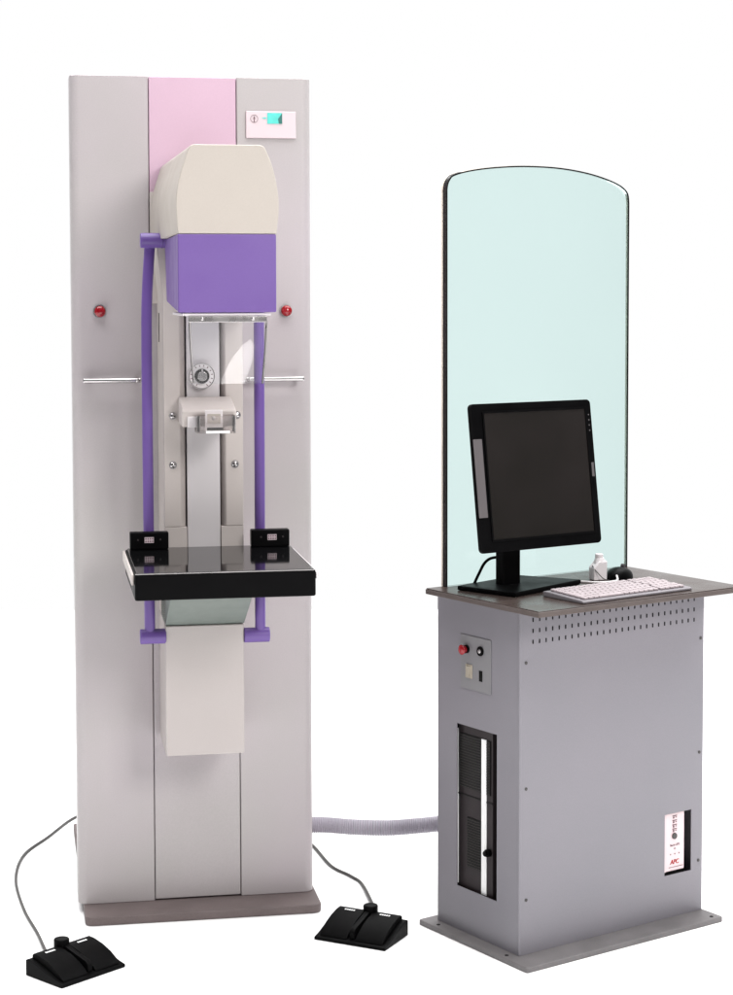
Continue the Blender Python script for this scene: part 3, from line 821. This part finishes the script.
# ------------------------------------------------ foot pedals
def pedal(loc, yaw, w, label, cord_pts):
    o = thing('foot_pedal', label, 'foot pedal', loc, yaw, 'double foot pedals on the floor')
    d = 0.119
    body = MB()
    # floor pan with raised back
    body.prism([(0.0, 0.0), (0.0, 0.007), (0.020, 0.011), (0.060, 0.024), (0.095, 0.034), (0.112, 0.036), (d, 0.033), (d, 0.0)], 'x', 0.0, w, 0.002, 2)
    body.build('pedal_base', M['rubber'], o)
    for x0, x1 in ((0.010, w / 2 - 0.010), (w / 2 + 0.010, w - 0.010)):
        t_ = MB().prism([(0.006, 0.009), (0.014, 0.018), (0.034, 0.030), (0.060, 0.040), (0.088, 0.046), (0.104, 0.047), (0.110, 0.044), (0.110, 0.020), (0.04, 0.012)], 'x', x0, x1, 0.0025, 2)
        tr_ = t_.build('treadle', M['rubber'], o)
        lb_ = MB()
        cx = (x0 + x1) / 2
        m_ = Matrix.Translation((cx, 0.090, 0.0466)) @ Matrix.Rotation(0.09, 4, 'X')
        for i in range(5):
            lb_.box(-0.0125 + i * 0.0052, -0.0125 + i * 0.0052 + 0.0036, -0.0026, 0.0026, 0.0, 0.0005, mtx=m_)
        lb_.build('treadle_mark', M['ivory'], tr_, 'small white mark')
    MB().prism([(0.012, 0.010), (0.012, 0.026), (0.020, 0.033), (0.060, 0.042), (0.090, 0.050), (0.090, 0.012)], 'x', w / 2 - 0.0065, w / 2 + 0.0065, 0.003, 2).build('divider', M['rubber'], o)
    hb_ = MB()
    hb_.cyl((w / 2, 0.106, 0.030), (w / 2, 0.106, 0.060), 0.0165, 28, bev=0.003)
    hb_.build('hub', M['rubber'], o)
    cc, ss = math.cos(-yaw), math.sin(-yaw)
    P = []
    for p in cord_pts:
        dx, dy = p[0] - loc[0], p[1] - loc[1]
        P.append((dx * cc - dy * ss, dx * ss + dy * cc, p[2]))
    P += [(w / 2, 0.150, 0.012), (w / 2, 0.124, 0.024)]
    MB().tube(smooth_path(P, 10), 0.0034, 10).build('cord', M['cable'], o)
    return o
pedal((-0.6270, 3.8136, 0.0), 0.837, 0.171, 'black double foot pedal on the floor before the left corner of the machine plate',
      [(-0.700, 5.13, 0.004), (-0.7882, 5.093, 0.004), (-0.8364, 4.8931, 0.004), (-0.8705, 4.7336, 0.004), (-0.8543, 4.5357, 0.004), (-0.7942, 4.3099, 0.004), (-0.7343, 4.1443, 0.004)])
pedal((-0.1185, 4.1092, 0.0), -0.462, 0.174, 'black double foot pedal on the floor between the column machine and the desk',
      [(-0.22, 4.95, 0.004), (-0.1487, 4.8332, 0.004), (-0.0908, 4.6391, 0.004), (-0.0404, 4.5535, 0.004), (-0.0098, 4.4749, 0.004)])

# ------------------------------------------------------------------ camera
cam = bpy.data.cameras.new('camera')
cam.sensor_fit = 'AUTO'
cam.sensor_width = 36
cam.lens = 1897.317 / 995 * 36
cam.shift_y = (404.72 - 497.5) / 995
cam.clip_start = 0.05
cam.clip_end = 200
co = bpy.data.objects.new('camera', cam)
COL.objects.link(co)
co.matrix_world = Matrix.Translation((0, 0, 1.42)) @ Matrix.Rotation(PI / 2 - 0.0580, 4, 'X') @ Matrix.Rotation(-0.00227, 4, 'Z')
scn.camera = co

# ------------------------------------------------------------------ light: white studio
wd = bpy.data.worlds.new('World')
scn.world = wd
wd.use_nodes = True
nt = wd.node_tree
bg = nt.nodes['Background']
tc = nt.nodes.new('ShaderNodeTexCoord')
sp = nt.nodes.new('ShaderNodeSeparateXYZ')
nt.links.new(tc.outputs['Generated'], sp.inputs[0])
mr = nt.nodes.new('ShaderNodeMapRange')
mr.inputs['From Min'].default_value = 0.1
mr.inputs['From Max'].default_value = 0.8
mr.inputs['To Min'].default_value = 0.0
mr.inputs['To Max'].default_value = 1.0
nt.links.new(sp.outputs['Y'], mr.inputs['Value'])
wn_ = nt.nodes.new('ShaderNodeTexNoise')
wn_.inputs['Scale'].default_value = 2.2
wn_.inputs['Detail'].default_value = 1
nt.links.new(tc.outputs['Generated'], wn_.inputs['Vector'])
wm_ = nt.nodes.new('ShaderNodeMapRange')
wm_.inputs['From Min'].default_value = 0.36
wm_.inputs['From Max'].default_value = 0.64
wm_.inputs['To Min'].default_value = 0.015
wm_.inputs['To Max'].default_value = 0.26
nt.links.new(wn_.outputs['Fac'], wm_.inputs['Value'])
wx_ = nt.nodes.new('ShaderNodeMix')
wx_.data_type = 'FLOAT'
nt.links.new(mr.outputs['Result'], wx_.inputs[0])
nt.links.new(wm_.outputs['Result'], wx_.inputs[2])
wx_.inputs[3].default_value = 1.0
nt.links.new(wx_.outputs[0], bg.inputs['Strength'])
bg.inputs['Color'].default_value = (1, 1, 1, 1)

def area(name, loc, target, size, power, color=(1, 1, 1), size_y=None):
    l = bpy.data.lights.new(name, 'AREA')
    l.energy = power
    l.size = size
    l.color = color
    if size_y:
        l.shape = 'RECTANGLE'
        l.size_y = size_y
    o = bpy.data.objects.new(name, l)
    COL.objects.link(o)
    o.location = loc
    o.rotation_euler = (Vector(target) - Vector(loc)).to_track_quat('-Z', 'Y').to_euler()
    return o
area('overhead_softbox', (0.6, 5.2, 6.5), (0.6, 5.2, 0), 9.5, 1560)
area('key_softbox', (2.1, 0.2, 2.9), (0.0, 4.2, 1.0), 1.3, 108, (1.0, 0.97, 0.95), 1.3)

scn.view_settings.view_transform = 'Standard'
scn.view_settings.look = 'None'
scn.view_settings.exposure = 0
scn.view_settings.gamma = 1
scn.render.engine = 'CYCLES'
scn.cycles.use_denoising = True
scn.cycles.transparent_max_bounces = 16
scn.cycles.max_bounces = 8
